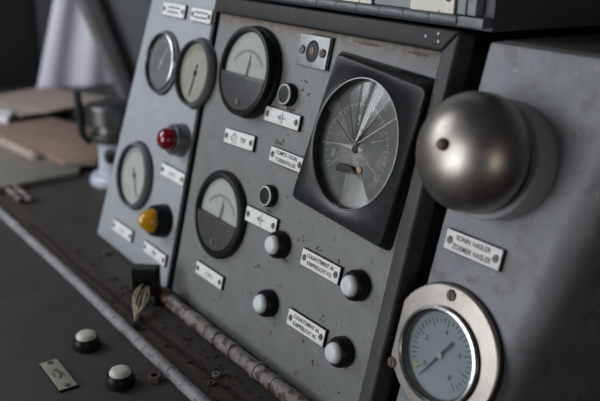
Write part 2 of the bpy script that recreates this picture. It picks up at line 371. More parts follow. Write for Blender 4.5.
# ------------------------------------------------------------------ engraved label plates
def plate(u, v, w, h, lines, label, rot=0., size=.0075, m=None, frame=on_panel, screws=True, sym=None, group='engraved label plates on the panels', sxs=.86, thick=.0045):
    t = frame('label_plate', label, 'label plate', u, v, rot=rot, group=group)
    m = m or M['plate']
    b = MB(); b.box(-w/2, w/2, -h/2, h/2, 0, thick); b.build('backing', M['black'], t, bevel=.0008)
    b = MB(); b.box(-w/2 + .0008, w/2 - .0012, -h/2 + .0008, h/2 - .0008, thick - .0005, thick + .0006); b.build('face', m, t, bevel=.0006)
    z = thick + .0006
    for i, sx in enumerate((-w/2 + .0075, w/2 - .0075)):
        screw_bm(sx, 0, z, .0046, 60 - 50*i, .0014, sx=.8).build('screw', [M['screw_dark'], M['ink']], t)
    if lines: text_mesh('lettering', lines, size, M['ink'], t, (0, 0, z), sx=sxs)
    if sym: 
        b = MB(); sym(b, z); b.build('symbol', M['ink'], t)
    return t
def bars(b, z, L):
    for (x0, y0, x1, y1, w) in L:
        d = Vector((x1-x0, y1-y0)); n = Vector((-d.y, d.x)).normalized()*w/2
        b.prism([(x0+n.x, y0+n.y), (x0-n.x, y0-n.y), (x1-n.x, y1-n.y), (x1+n.x, y1+n.y)], z, z + .0003)
def sym_battery(b, z):      # lead, long plate, short plate, lead, crossed by a thin stroke
    bars(b, z, [(-.010, 0, -.0022, 0, .0012), (-.0022, -.0050, -.0022, .0050, .0012), (.0022, -.0085, .0022, .0085, .0012), (.0022, 0, .010, 0, .0012), (-.006, -.0022, -.0022, 0, .001), (-.006, .0022, -.0022, 0, .001)])
def sym_lines(b, z):
    for y in (.0040, -.0040):
        x = -.022
        while x < .020: w = random.uniform(.003, .006); bars(b, z, [(x, y, x + w, y, .0030)]); x += w + .0012
def sym_lamp12(b, z):
    pts = [(-.012 + .0065*math.cos(a*math.pi/8), -.001 + .0065*math.sin(a*math.pi/8)) for a in range(17)]
    bars(b, z, [(*pts[i], *pts[i+1], .0009) for i in range(16)] + [(-.024, .001, -.0185, -.001, .0009), (-.016, .0055, -.008, .0075, .0009), (-.0166, -.0055, -.0075, .0036, .0008), (-.021, -.004, -.018, -.003, .0009)])
plate(-.1123, .0893, .0855, .0225, None, 'white plate with battery symbol under the small ring lamp beside the upper meter', sym=sym_battery, rot=.5)
t12 = plate(-.2086, .0366, .083, .0240, None, 'white plate marked 72V between the upper and lower black meters', sym=sym_lamp12, rot=2.5)
text_mesh('lettering', ['72V'], .0105, M['ink'], t12, (.0125, -.0005, .0051), sx=.8)
plate(-.0835, .0355, .080, .0225, ['COMPTE-TOURS', 'TOERENTELLER'], 'grey-white plate reading COMPTE-TOURS TOERENTELLER beside the square gauge', size=.0080, sxs=.88, m=M['plate'])
plate(-.1143, -.0635, .080, .0240, None, 'white plate with symbol between ring lamp and uppermost left white button', sym=sym_battery, rot=1.5)
def sym_arrow(b, z):
    bars(b, z, [(-.012, -.002, -.004, .003, .0009), (-.004, .003, .002, -.003, .0009), (.002, -.003, .004, .004, .0009), (.006, -.004, .012, -.001, .001), (.006, .0, .012, .003, .001), (-.010, -.005, -.004, -.003, .0009)])
plate(-.2217, -.1904, .083, .0220, None, 'white plate directly below the lower black meter', sym=sym_arrow, rot=1)
plate(.0327, -.0814, .082, .0245, ['CLIGNOTEMENT AV', 'KNIPPERLICHT VO.'], 'white plate reading CLIGNOTEMENT AV beside the upper right white button', size=.0078, sxs=.80, rot=.3)
plate(.0308, -.1700, .082, .0245, ['CLIGNOTEMENT AR', 'KNIPPERLICHT AC.'], 'white plate reading CLIGNOTEMENT AR beside the lowest right white button', size=.0078, sxs=.80, rot=1)
plate(.2623, .0222, .078, .0240, ['SONN. HASLER', 'ZOEMER HASLER'], 'pale two-line plate between the bell and the pressure gauge', size=.0082, sxs=.85, rot=.5)
plate(-.4830, .2094, .082, .0240, None, 'white plate at the top of the left panel, above the chrome-rimmed gauge', sym=sym_lines)
plate(-.3855, .2090, .070, .0235, None, 'white plate at the top of the left panel, beside the centre panel', sym=sym_lines)
plate(-.3905, -.0669, .086, .0230, None, 'white plate below the red lamp', sym=sym_arrow)
plate(-.5457, -.2208, .088, .0235, None, 'white plate under the lowest left gauge', sym=sym_arrow, rot=1)
plate(-.4074, -.2192, .087, .0215, None, 'white plate below the amber lamp', sym=sym_battery)

# ------------------------------------------------------------------ black round meters
def meter(u, v, r, h, label, flange, needle=8., smaller=0.):
    t = on_panel('panel_meter', label, 'meter', u, v, group='black round meters on the centre panel')
    b = MB()
    fl = flange
    b.lathe([(fl, 0), (fl, .007), (fl - .003, .010), (r - .002, .0105), (r - .001, h - .006), (r, h - .004), (r - .001, h - .001), (r - .003, h), (r - .0065, h - .0004), (r - .0080, h - .0095), (0, h - .0095)], n=80)
    b.build('body', M['black'], t)
    ri = r - .0080
    # dial and lower cover
    def seg(y0, top, rad, n=40):
        a0 = math.asin(max(-1, min(1, y0/rad)))
        A = [a0 + (math.pi - 2*a0)*i/n for i in range(n+1)] if top else [math.pi - a0 + (math.pi + 2*a0)*i/n for i in range(n+1)]
        return [(rad*math.cos(a), rad*math.sin(a)) for a in A]
    yc = -.0065
    b = MB(); b.prism(seg(yc, True, ri - .0005), h - .0095, h - .0085); b.build('dial', M['white_face'], t)
    b = MB(); b.prism(seg(yc, False, ri - .0004), h - .0095, h - .0012); b.build('lower_cover', M['cover'], t, bevel=.0006)
    b = MB(); z = h - .0085
    c0 = (0, yc - .012); R0 = ri*.86
    for i in range(21):
        a = math.radians(140 - 100*i/20); l = .0075 if i % 5 == 0 else .0045
        bars(b, z, [(c0[0] + R0*math.cos(a), c0[1] + R0*math.sin(a), c0[0] + (R0 - l)*math.cos(a), c0[1] + (R0 - l)*math.sin(a), .0007)])
    for i in range(20):
        a = math.radians(140 - 5*i); a2 = math.radians(135 - 5*i)
        bars(b, z, [(c0[0] + R0*math.cos(a), c0[1] + R0*math.sin(a), c0[0] + R0*math.cos(a2), c0[1] + R0*math.sin(a2), .0005)])
    b.build('scale', M['ink'], t)
    if needle is not None:
        b = MB(); a = math.radians(90 - needle)
        bars(b, z + .0008, [(c0[0], yc - .0, R0*.68*math.cos(a), yc + R0*.62*math.sin(a), .0012)])
        bars(b, z + .0008, [(c0[0] + .004, yc - .0, .0045 + R0*.5*math.cos(a), yc + R0*.46*math.sin(a), .0010)])
        b.build('needle', M['ink'], t)
    b = MB(); b.prism(seg(yc, True, ri + .0004), h - .0022, h - .0014); b.build('glass', G_clear, t)
    screw_bm(.001, -ri*.77, h - .0012, .0048, 30, .0018).build('screw', [M['screw_dark'], M['ink']], t)
    return t
meter(-.2075, .1400, .0672, .0225, 'deep black upper meter with white half dial at the top left of the centre panel', .0695, 8)
meter(-.2225, -.0890, .0660, .0120, 'flat black lower meter with white half dial, beside the seam', .0705, 6)

# ------------------------------------------------------------------ left-hand gauges
def gauge(u, v, r, h, label, ring, dial, needle, inner):
    t = on_panel('round_gauge', label, 'gauge', u, v, group='gauges on the left panel')
    b = MB(); b.lathe([(r + .002, 0), (r + .002, .0022), (r - .001, .0030), (0, .0030)], n=64); b.build('gasket', M['black'], t)
    b = MB(); b.lathe([(r - .001, .0025), (r - .001, h*.6), (r - .003, h*.9), (r - .005, h), (r - inner + .0015, h), (r - inner, h*.8), (r - inner, .0030), (r-.003, .0025)], n=64, cap=False); b.build('bezel_ring', ring, t)
    b = MB(); b.lathe([(r - inner + .0012, h*.85), (r - inner - .001, h*.86), (r - inner - .0012, h*.3), (r - inner + .0012, h*.3)], n=64, cap=False); b.build('inner_rim', M['black'], t)
    ri = r - inner
    b = MB(); b.lathe([(ri - .0005, h*.30), (ri - .0005, h*.36), (0, h*.36)], n=48); b.build('dial', dial, t)
    b = MB(); z = h*.36
    for i in range(25):
        a = math.radians(225 - 270*i/24); l = .008 if i % 4 == 0 else .005
        bars(b, z, [(.86*ri*math.cos(a), .86*ri*math.sin(a), (.86*ri - l)*math.cos(a), (.86*ri - l)*math.sin(a), .001)])
    b.build('scale', M['ink'] if dial != M['gauge_dial'] else M['tick_white'], t)
    b = MB(); a = math.radians(needle)
    bars(b, z + .001, [(-.3*ri*math.cos(a), -.3*ri*math.sin(a), .75*ri*math.cos(a), .75*ri*math.sin(a), .0028)])
    b.lathe([(.005, z), (.004, z + .002), (0, z + .0022)], n=16); b.build('needle', M['ink'] if dial != M['gauge_dial'] else M['tick_white'], t)
    b = MB(); b.lathe([(ri, h*.74), (ri, h*.8), (0, h*.8)], n=48); b.build('glass', G_clear, t)
    return t
gauge(-.4964, .114, .0562, .012, 'chrome-rimmed dark gauge at the upper left of the left panel', M['chrome'], M['gauge_dial'], 60, .0065)
gauge(-.3700, .114, .0580, .016, 'grey-rimmed cream gauge at the upper right of the left panel', M['grey_rim'], M['cream_face'], -100, .0065)
gauge(-.5285, -.1056, .0640, .016, 'grey-rimmed gauge at the lower left of the left panel', M['grey_rim'], M['white_face'], -60, .0075)

# ------------------------------------------------------------------ pilot lamps
t = on_panel('indicator_lamp', 'red domed lamp in a steel collar on the left panel', 'lamp', -.385, -.0045, group='lamps on the left panel')
b = MB(); b.lathe([(.0290, 0), (.0290, .006), (.0275, .008), (.0275, .019), (.0260, .022), (.0215, .022), (.0205, .020), (.0205, .012), (0, .012)], n=48); b.build('collar', M['collar'], t)
b = MB(); b.lathe([(.0202, .012), (.0204, .024), (.0196, .031), (.0172, .0375), (.0130, .0425), (.007, .0452), (0, .046)], n=40); b.build('lens', M['red_lens'], t)
t = on_panel('indicator_lamp', 'amber conical lamp in a black collar on the left panel', 'lamp', -.398, -.1548, group='lamps on the left panel')
b = MB(); b.lathe([(.0300, 0), (.0300, .009), (.0275, .024), (.0255, .027), (.0225, .027), (.0225, .02), (0, .02)], n=48); b.build('collar', M['black'], t)
b = MB(); b.lathe([(.0225, .02), (.0222, .028), (.0195, .035), (.0150, .0415), (.0095, .0475), (.0050, .0505), (0, .0515)], n=40); b.build('lens', M['amber_lens'], t)

# ------------------------------------------------------------------ small ring lamps
for u, v, lab in ((-.1085, .1235, 'small ring lamp above the battery symbol plate'), (-.1065, -.0250, 'small ring lamp below the COMPTE-TOURS plate')):
    t = on_panel('ring_lamp', lab, 'lamp', u, v, group='small dark ring lamps on the centre panel')
    b = MB(); b.lathe([(.0165, 0), (.0165, .0085), (.0150, .0105), (0, .0105)], n=40); b.build('body', M['black'], t)
    b = MB(); b.lathe([(.0146, .0100), (.0143, .0122), (.0126, .0128), (.0122, .0110), (.0146, .0100)], n=40, cap=False); b.build('ring', M['ring_white'], t)
    b = MB(); b.lathe([(.0126, .0102), (.0122, .0115), (.006, .0118), (0, .0118)], n=32); b.build('lens', M['dark_lens'], t)

# ------------------------------------------------------------------ push buttons
def button_parts(t, cap, hb=.017, rb=.0200, rc=.0137, hc=.0076):
    b = MB(); b.lathe([(rb, 0), (rb, hb*.55), (rb - .0012, hb*.8), (rc + .0018, hb), (rc, hb), (rc, hb - .004), (0, hb - .004)], n=48); b.build('base', M['black'], t)
    b = MB(); b.lathe([(rc - .0003, hb - .003), (rc - .0003, hb + hc*.3), (rc - .0018, hb + hc*.65), (rc*.70, hb + hc*.9), (rc*.35, hb + hc), (0, hb + hc*1.02)], n=40); b.build('cap', cap, t)
for u, v, lab in ((-.0592, -.0835, 'white push button under the lower symbol plate, left column of the panel'), (.1078, -.0798, 'white push button right of the upper CLIGNOTEMENT plate'),
                  (-.0592, -.1725, 'white push button lowest in the left column of the panel'), (.1066, -.1708, 'white push button right of the lower CLIGNOTEMENT plate')):
    button_parts(on_panel('push_button', lab, 'button', u, v, group='white push buttons on the centre panel'), M['button_white'])
for x, y, lab in ((-.2441, -.2440, 'white push button on the desk, farther from the lens'), (-.1229, -.2430, 'white push button on the desk, beside the loose nut')):
    button_parts(on_desk('push_button', lab, 'button', x, y, group='white push buttons on the desk'), M['button_cream'], hb=.0175, rb=.0205, rc=.0152, hc=.0075)

# ------------------------------------------------------------------ chrome plug plate
t = on_panel('key_plate', 'steel plate with oval keyhole and two screws at the panel top', 'plate', -.0722, .1895)
b = MB(); b.box(-.032, .0355, -.0205, .0225, 0, .0035); b.build('shadow_edge', M['black'], t, bevel=.001)  # black slab, offset right and up, stands in for the plate's shadow
b = MB(); b.box(-.0328, .0328, -.0215, .0215, .0025, .0055); b.build('plate', M['steel'], t, bevel=.0012)
b = MB(); b.lathe([(.0150, .0058), (.0148, .0068), (.0130, .0070), (.0122, .0062), (0, .0062)], n=40, sx=.84); b.build('socket', M['rubber'], t)
b = MB(); b.prism([(-.004, -.003), (.003, -.005), (.005, .001), (.0015, .006), (-.003, .005)], .0060, .0072); b.mi = 0; b.build('socket_core', M['copper'], t, bevel=.0006)
for sx, m in ((-.0228, 'screw_dark'), (.0228, 'rusty')):
    screw_bm(sx, 0, .006, .0060, 55, .002).build('screw', [M[m], M['ink']], t)

# ------------------------------------------------------------------ square gauge with shattered glass
BR = -3.7
sq = on_panel('square_gauge', 'black square-framed round gauge with cracked glass in the panel centre', 'gauge', .0494, .0849)
H = .0175; GC = (.0085, .0040)      # hole centre relative to the frame centre
rx, ry = .0770, .0830; rot_e = math.radians(-8)
def hole(a, k=1., dz=0.):
    x = rx*k*math.cos(a); y = ry*k*math.sin(a)
    return (GC[0] + x*math.cos(rot_e) - y*math.sin(rot_e), GC[1] + x*math.sin(rot_e) + y*math.cos(rot_e))
front = [(-.0570, .1090), (.1090, .0912), (.0940, -.1035), (-.0900, -.0925)]   # TL TR BR BL at the front
base = [(-.0670, .1130), (.1100, .1025), (.0960, -.1075), (-.0930, -.0965)]
def rounded(q, rad, n=5):
    out = []
    for i in range(4):
        p0, p, p1 = Vector(q[i-1]), Vector(q[i]), Vector(q[(i+1) % 4])
        d0 = (p0-p).normalized(); d1 = (p1-p).normalized(); a = p + d0*rad; c = p + d1*rad
        for k in range(n+1):
            f = k/n; out.append(tuple(a*(1-f)**2 + p*2*f*(1-f) + c*f*f))
    return out
NB = 96
def ray_poly(poly, a):               # point of the outline in direction a from the hole centre
    d = Vector((math.cos(a), math.sin(a))); best = None
    for i in range(len(poly)):
        p = Vector(poly[i]) - Vector(GC); q = Vector(poly[(i+1) % len(poly)]) - Vector(GC); e = q - p
        den = d.x*e.y - d.y*e.x
        if abs(den) < 1e-12: continue
        tt = (p.x*e.y - p.y*e.x)/den; ss = (p.x*d.y - p.y*d.x)/den
        if tt > 0 and -1e-6 <= ss <= 1 + 1e-6 and (best is None or tt > best): best = tt
    return (GC[0] + d.x*best, GC[1] + d.y*best)
of, ob = rounded(front, .010), rounded(base, .006)
angs = sorted(set([2*math.pi*i/NB for i in range(NB)] + [math.atan2(p[1]-GC[1], p[0]-GC[0]) % (2*math.pi) for p in of]))
bm = MB(); B_ = bm.bm
loops = []
for fn, z in ((lambda a: ray_poly(ob, a), 0), (lambda a: ray_poly(ob, a), .004), (lambda a: ray_poly(of, a), H - .0015),
              (lambda a: tuple(Vector(ray_poly(of, a))*.985 + Vector(GC)*.015), H), (lambda a: hole(a - rot_e, 1.02), H), (lambda a: hole(a - rot_e, 1.0), H - .001), (lambda a: hole(a - rot_e, 1.0), 0)):
    loops.append([B_.verts.new((*fn(a), z)) for a in angs])
for A, Bq in zip(loops, loops[1:] + loops[:1]):
    for i in range(len(angs)):
        j = (i+1) % len(angs); B_.faces.new((A[i], A[j], Bq[j], Bq[i]))
bm.build('frame', M['bezel'], sq)
b = MB()
pr = [hole(2*math.pi*i/64, 1.006) for i in range(64)]; pi_ = [hole(2*math.pi*i/64, .99) for i in range(64)]
L1 = [b.bm.verts.new((*p, H + .0003)) for p in pr]; L2 = [b.bm.verts.new((*p, H + .0004)) for p in pi_]; L3 = [b.bm.verts.new((*p, H - .0012)) for p in pi_]; L4 = [b.bm.verts.new((*p, H - .0012)) for p in pr]
for A, Bq in ((L1, L2), (L2, L3), (L3, L4), (L4, L1)):
    for i in range(64): b.bm.faces.new((A[i], A[(i+1) % 64], Bq[(i+1) % 64], Bq[i]))
b.build('rim', M['collar'], sq)
b = MB(); b.prism([hole(2*math.pi*i/64, .995) for i in range(64)], .0004, .0014); b.build('dial', M['dark_dial'], sq)
dz = .0015
HUB = (GC[0] - .0095, GC[1] - .0075)
b = MB()
for i in range(31):
    a = math.radians(210 - 240*i/30); l = .009 if i % 5 == 0 else .005; R0 = .058
    bars(b, dz, [(HUB[0] + R0*math.cos(a), HUB[1] + R0*math.sin(a), HUB[0] + (R0-l)*math.cos(a), HUB[1] + (R0-l)*math.sin(a), .0009)])
for i in range(40):
    a = math.radians(210 - 6*i); a2 = math.radians(204 - 6*i); R0 = .058
    bars(b, dz, [(HUB[0] + R0*math.cos(a), HUB[1] + R0*math.sin(a), HUB[0] + R0*math.cos(a2), HUB[1] + R0*math.sin(a2), .0007)])
b.build('scale', M['tick_white'], sq)
text_mesh('numeral', ['5'], .018, M['tick_white'], sq, (HUB[0] - .004, HUB[1] + .036, dz))
text_mesh('numeral', ['0'], .013, M['tick_white'], sq, (HUB[0] - .040, HUB[1] - .014, dz))
b = MB(); b.prism([(HUB[0] - .034, HUB[1] + .0000), (HUB[0] - .004, HUB[1] + .0042), (HUB[0] + .012, HUB[1] + .0035), (HUB[0] + .016, HUB[1] + .0015), (HUB[0] + .010, HUB[1] - .001), (HUB[0] - .006, HUB[1] - .0015)], .0018, .0024)
b.build('pale_needle', M['cream_face'], sq)
b = MB(); b.prism([(HUB[0] - .003, HUB[1] - .004), (HUB[0] + .001, HUB[1] - .005), (HUB[0] + .018, HUB[1] + .052), (HUB[0] + .016, HUB[1] + .053)], .0027, .0031)
b.lathe([(.005, .0014), (.005, .0034), (0, .0036)], (*HUB, 0), 20); b.build('dark_needle', M['black_matte'], sq)
b = MB(); b.prism([(HUB[0] - .020, HUB[1] - .0335), (HUB[0] + .010, HUB[1] - .0305), (HUB[0] + .013, HUB[1] - .0260), (HUB[0] + .006, HUB[1] - .0215), (HUB[0] - .017, HUB[1] - .0225), (HUB[0] - .0215, HUB[1] - .0275)], .0015, .0095)
b.build('counterweight', M['black_matte'], sq, bevel=.001)
b = MB(); b.lathe([(.0045, .0015), (.0045, .0042), (0, .0046)], (HUB[0] + .016, HUB[1] - .0235, 0), 16); b.build('pivot', M['brass'], sq)
# shards of the broken glass, each its own piece, tilted a little
CZ = .0066; CC = (HUB[0] + .003, HUB[1] + .005)
def rim_at(deg):
    return hole(math.radians(deg) - rot_e, .992)
def dir_pt(deg, r): return (CC[0] + r*math.cos(math.radians(deg)), CC[1] + r*math.sin(math.radians(deg)))
def rim_dir(deg):
    d = Vector((math.cos(math.radians(deg)), math.sin(math.radians(deg)))); lo, hi = 0, .2
    for _ in range(40):
        mid = (lo+hi)/2; p = Vector(CC) + d*mid - Vector(GC); x = p.x*math.cos(-rot_e) - p.y*math.sin(-rot_e); y = p.x*math.sin(-rot_e) + p.y*math.cos(-rot_e)
        if (x/(rx*.992))**2 + (y/(ry*.992))**2 < 1: lo = mid
        else: hi = mid
    return (CC[0] + d.x*lo, CC[1] + d.y*lo)
shards = [(20, 38, .012, (2, 1)), (38, 56, .010, (-2, 2)), (56, 66, .012, (1, 16)), (66, 79, .008, (2, 19)), (79, 86, .010, (5, -3)), (86, 98, .010, (-4, 3)), (98, 117, .012, (-2, -2)),
          (117, 133, .010, (1, 3)), (133, 150, .008, (-2, 17)), (150, 188, .016, (-3, -1)), (188, 222, .046, (1, 1)), (222, 268, .047, (-3, 2)), (268, 305, .045, (3, 16)), (305, 332, .026, (2, 6)), (332, 380, .014, (0, -1))]
for (a0, a1, r0, (tx, ty)) in shards:
    n = max(3, int((a1-a0)/5)); g = .35
    pts = [dir_pt(a0 + g, r0*.8), ] + [rim_dir(a0 + g + (a1-a0-2*g)*i/n) for i in range(n+1)] + [dir_pt(a1 - g, r0*1.1), dir_pt((a0+a1)/2, r0*.7)]
    cx = sum(p[0] for p in pts)/len(pts); cy = sum(p[1] for p in pts)/len(pts)
    b = MB(); b.prism([(p[0]-cx, p[1]-cy) for p in pts], 0, .0008)
    o = b.build('glass_shard', G_shard, sq, smooth=False)
    o.matrix_local = Matrix.Translation(Vector((cx, cy, CZ))*S) @ Matrix.Rotation(math.radians(tx*.55), 4, 'X') @ Matrix.Rotation(math.radians(ty*.55), 4, 'Y')
b = MB(); b2 = MB()
for a, r0, r1, w, dark in ((20, .03, .6, .0005, 0), (38, .008, .98, .0013, 0), (56, .02, .97, .0012, 1), (66, .006, .96, .0012, 1), (79, .006, .99, .0018, 0), (86, .01, .97, .0010, 1), (98, .008, .95, .0016, 1), (117, .012, .93, .0014, 1), (133, .01, .9, .0010, 1),
                           (150, .005, .97, .0018, 1), (188, .02, .9, .0006, 0), (222, .035, .75, .0006, 0), (305, .04, .8, .0006, 0), (332, .03, .7, .0007, 0), (268, .04, .8, .0007, 0)):
    e = rim_dir(a); L_ = math.hypot(e[0]-CC[0], e[1]-CC[1]); p = dir_pt(a, r0); q = dir_pt(a, L_*r1)
    k = Vector((q[0]-p[0], q[1]-p[1])); n = Vector((-k.y, k.x)).normalized()
    (b2 if dark else b).prism([(p[0]+n.x*w*.5, p[1]+n.y*w*.5), (p[0]-n.x*w*.5, p[1]-n.y*w*.5), (q[0]-n.x*w*.25, q[1]-n.y*w*.25), (q[0]+n.x*w*.25, q[1]+n.y*w*.25)], CZ + .0012, CZ + .0016)
for k in range(26):
    a = random.uniform(200, 330); r = random.uniform(.012, .034); p = dir_pt(a, r); s_ = random.uniform(.0006, .0020)
    b.prism([(p[0] + s_*random.uniform(.5, 1)*math.cos(q), p[1] + s_*random.uniform(.4, 1)*math.sin(q)) for q in (0, 1.6, 3.1, 4.7)], .0016, .0024)
b.build('bright_fractures', M['crack'], sq, smooth=False); b2.build('dark_fractures', M['crack_dark'], sq, smooth=False)

# ------------------------------------------------------------------ bell
t = on_panel('alarm_bell', 'large round nickel bell on the right cabinet', 'bell', .269, .1215)
b = MB(); b.lathe([(.0625, 0), (.0625, .028), (.0608, .0305), (.0540, .0305), (.0540, .026), (0, .026)], n=72); b.build('base', M['bell_base'], t)
b = MB(); b.lathe([(.0530, .025), (.0530, .0425), (0, .0425)], (-.001, .002, 0), 64); b.build('gap_ring', M['black_matte'], t)
dome = [(.0560, .0390), (.0605, .0395), (.0617, .0420), (.0615, .0485)]
for i in range(1, 21):
    a = math.pi/2*i/20; dome.append((.0615*math.cos(a)**.92 if i < 20 else 0, .0485 + .0475*math.sin(a)))
b = MB(); b.lathe(dome, (-.0030, .0040, 0), 96); b.build('gong', M['nickel'], t)
b = MB(); b.lathe([(.0062, .0955), (.0062, .0985), (.0052, .1010), (.0030, .1026), (0, .1030)], (-.002, .0090, -.0005), 20); b.build('screw', M['rusty'], t)

# ------------------------------------------------------------------ pressure gauge
t = on_panel('pressure_gauge', 'round pressure gauge with wide nickel flange, screws and pale dial', 'gauge', .2590, -.0990)
R1 = .0772
pts = []
for i in range(96):
    a = 2*math.pi*i/96; x = R1*math.cos(a); y = R1*math.sin(a)
    x = max(x, -.0690 - .06*0)
    pts.append((x, y))
b = MB(); b.prism(pts, 0, .0025); b.build('gasket', M['black_matte'], t)
b = MB(); n_ = len(pts)
def ringloop(k, z, cx=0., cy=0.): return [b.bm.verts.new((p[0]*k + cx, p[1]*k + cy, z)) for p in pts]
lo = [ringloop(.985, .002), ringloop(.985, .008), ringloop(.965, .0095), [b.bm.verts.new((.001 + .0565*math.cos(2*math.pi*i/96), -.004 + .0565*math.sin(2*math.pi*i/96), .0105)) for i in range(96)],
      [b.bm.verts.new((.001 + .0565*math.cos(2*math.pi*i/96), -.004 + .0565*math.sin(2*math.pi*i/96), .002)) for i in range(96)]]
for A, Bq in zip(lo, lo[1:] + lo[:1]):
    for i in range(96): b.bm.faces.new((A[i], A[(i+1) % 96], Bq[(i+1) % 96], Bq[i]))
b.build('flange', M['flange'], t)
c = (-.0015, -.0045, 0)
b = MB(); b.lathe([(.0560, .0095), (.0560, .0130), (.0545, .0155), (.0520, .0160), (.0505, .0145), (.0505, .004)], c, 80, cap=False); b.build('bezel_ring', M['chrome'], t)
b = MB(); b.lathe([(.0511, .0148), (.0490, .0120), (.0485, .0045)], c, 64, cap=False); b.build('inner_ring', M['black'], t)
b = MB(); b.lathe([(.0510, .0030), (.0510, .0048), (0, .0048)], c, 64); b.build('dial', mat('grey_blue_dial', (.36, .40, .42), .6, var=.08), t)
b = MB(); z = .0048
for i in range(33):
    a = math.radians(225 - 270*i/32); l = .010 if i % 4 == 0 else .006
    bars(b, z, [(c[0] + .042*math.cos(a), c[1] + .042*math.sin(a), c[0] + (.042 - l)*math.cos(a), c[1] + (.042 - l)*math.sin(a), .0011)])
b.build('scale', M['cover'], t)
for k, a in enumerate((225, 157.5, 90, 22.5, -45)):
    text_mesh('numeral', [str(k*2)], .0090, M['cover'], t, (c[0] + .0265*math.cos(math.radians(a)), c[1] + .0265*math.sin(math.radians(a)), z))
b = MB(); a = math.radians(238); d = Vector((math.cos(a), math.sin(a))); n = Vector((-d.y, d.x))
def np_(l, w): return (c[0] + d.x*l + n.x*w, c[1] + d.y*l + n.y*w)
b.prism([np_(-.024, .0016), np_(-.024, -.0016), np_(.0, -.0014), np_(.040, -.0004), np_(.040, .0004), np_(.0, .0014)], .0065, .0072); b.build('needle', M['cover'], t)
b = MB(); b.lathe([(.0036, .0048), (.0036, .0085), (0, .0088)], c, 20); b.build('needle_hub', M['ring_white'], t)
b = MB(); b.prism([(c[0] - .036, c[1] - .026), (c[0] - .030, c[1] - .030), (c[0] - .0275, c[1] - .0245), (c[0] - .033, c[1] - .0215)], .0048, .0052); b.build('yellow_mark', mat('yellow_mark', (.5, .48, .12), .6), t)
b = MB(); b.lathe([(.0500, .0125), (.0500, .0133), (0, .0133)], c, 64); b.build('glass', G_dusty, t)
for sx, sy in ((-.0040, .0655), (-.0625, -.0420), (.056, -.040)):
    screw_bm(sx, sy, .0088, .0066, 100, .003).build('screw', [M['rusty'], M['ink']], t)

# ------------------------------------------------------------------ conduits on the desk
def conduit(name, label, pts, r, m, collars=(), cm=None, cat='conduit'):
    x0, y0 = pts[0][:2]
    t = on_desk(name, label, cat, x0, y0, r)
    path = [(p[0]-x0, p[1]-y0, (p[2] if len(p) > 2 else 0)) for p in pts]
    dense = []
    for p, q in zip(path, path[1:]):
        k = max(2, int((Vector(q)-Vector(p)).length/.02))
        dense += [tuple(Vector(p).lerp(Vector(q), i/k)) for i in range(k)]
    dense.append(path[-1])
    rr = [r*(1 + random.uniform(-.05, .05)) for _ in dense]
    b = MB(); b.tube(dense, rr, 16); b.build('tube', m, t)
    for (xa, w, k) in collars:
        i = min(range(len(dense)), key=lambda i: abs(dense[i][0] + x0 - xa)); p = Vector(dense[i]); d = (Vector(dense[min(i+1, len(dense)-1)]) - Vector(dense[max(i-1, 0)])).normalized()
        b = MB(); b.tube([p - d*w, p - d*w*.9, p + d*w*.9, p + d*w], [r*k*.94, r*k, r*k, r*k*.94], 16); b.build('collar', cm or m, t)
    return t
conduit('conduit', 'chipped whitish conduit running diagonally across the desk', [(-1.30,-.195), (-.90,-.1890), (-.445,-.1800), (-.0388,-.1770), (.30,-.1745)], .0090, M['conduit'],
        [(-.33, .004, 1.08), (-.21, .004, 1.1), (-.10, .003, 1.1), (-.05, .004, 1.08)])
conduit('conduit', 'rusty brown conduit along the foot of the centre panel', [(-.290,-.0788), (-.18,-.0775), (.055,-.0750), (.30,-.0740)], .0118, M['conduit_brown'],
        [(-.205, .014, 1.1), (-.14, .003, 1.13), (-.085, .003, 1.12), (-.02, .004, 1.12), (.02, .003, 1.12)])
t = on_desk('copper_plug', 'copper-brown rounded plug at the near end of the rusty conduit', 'plug', -.312, -.078, .0130)
t['label'] = 'copper-brown rounded plug at the left end of the rusty conduit'
b = MB(); b.tube([(-.022, 0, 0), (-.019, 0, 0), (-.010, 0, 0), (.004, 0, -.001), (.018, 0, -.001), (.030, 0, -.001)], [.004, .0100, .0128, .0118, .0090, .0080], 18); b.build('plug_body', M['copper'], t)

# ------------------------------------------------------------------ loose nut, bolts, crumbs
def nut(x, y, r, h, label, m, grp='loose nuts and bolts on the desk'):
    t = on_desk('hex_nut', label, 'nut', x, y, rot=random.uniform(0, 60), group=grp)
    b = MB(); n = 36
    def hx(i): 
        a = math.radians(10*i); k = math.cos(math.radians(30))/math.cos(((a + math.pi/6) % (math.pi/3)) - math.pi/6); return r*k*math.cos(a), r*k*math.sin(a)
    o_ = [hx(i) for i in range(n)]; i_ = [(r*.5*math.cos(math.radians(10*i)), r*.5*math.sin(math.radians(10*i))) for i in range(n)]
    Ls = [[b.bm.verts.new((*p, z)) for p in P_] for P_, z in ((o_, 0), (o_, h*.85), ([(x_*.93, y_*.93) for x_, y_ in o_], h), (i_, h), (i_, 0))]
    for A, Bq in zip(Ls, Ls[1:] + Ls[:1]):
        for i in range(n): b.bm.faces.new((A[i], A[(i+1) % n], Bq[(i+1) % n], Bq[i]))
    b.build('nut_body', m, t); 
    b = MB(); b.lathe([(r*.5, 0), (r*.5, h*.45), (0, h*.45)], n=20); b.build('bore', M['black_matte'], t)
nut(-.1050, -.2000, .0105, .009, 'dark loose nut beside the nearest desk button', M['rusty'])
nut(-.0643, -.1243, .0065, .006, 'small bright nut on the grime strip, nearer the panel', M['steel'])
nut(-.050, -.1400, .0060, .005, 'small dull nut on the grime strip, nearer the whitish conduit', M['rusty'])
nut(-.560, -.080, .0085, .008, 'pale loose nut at the foot of the left panel', M['valve_metal'])
b = MB()
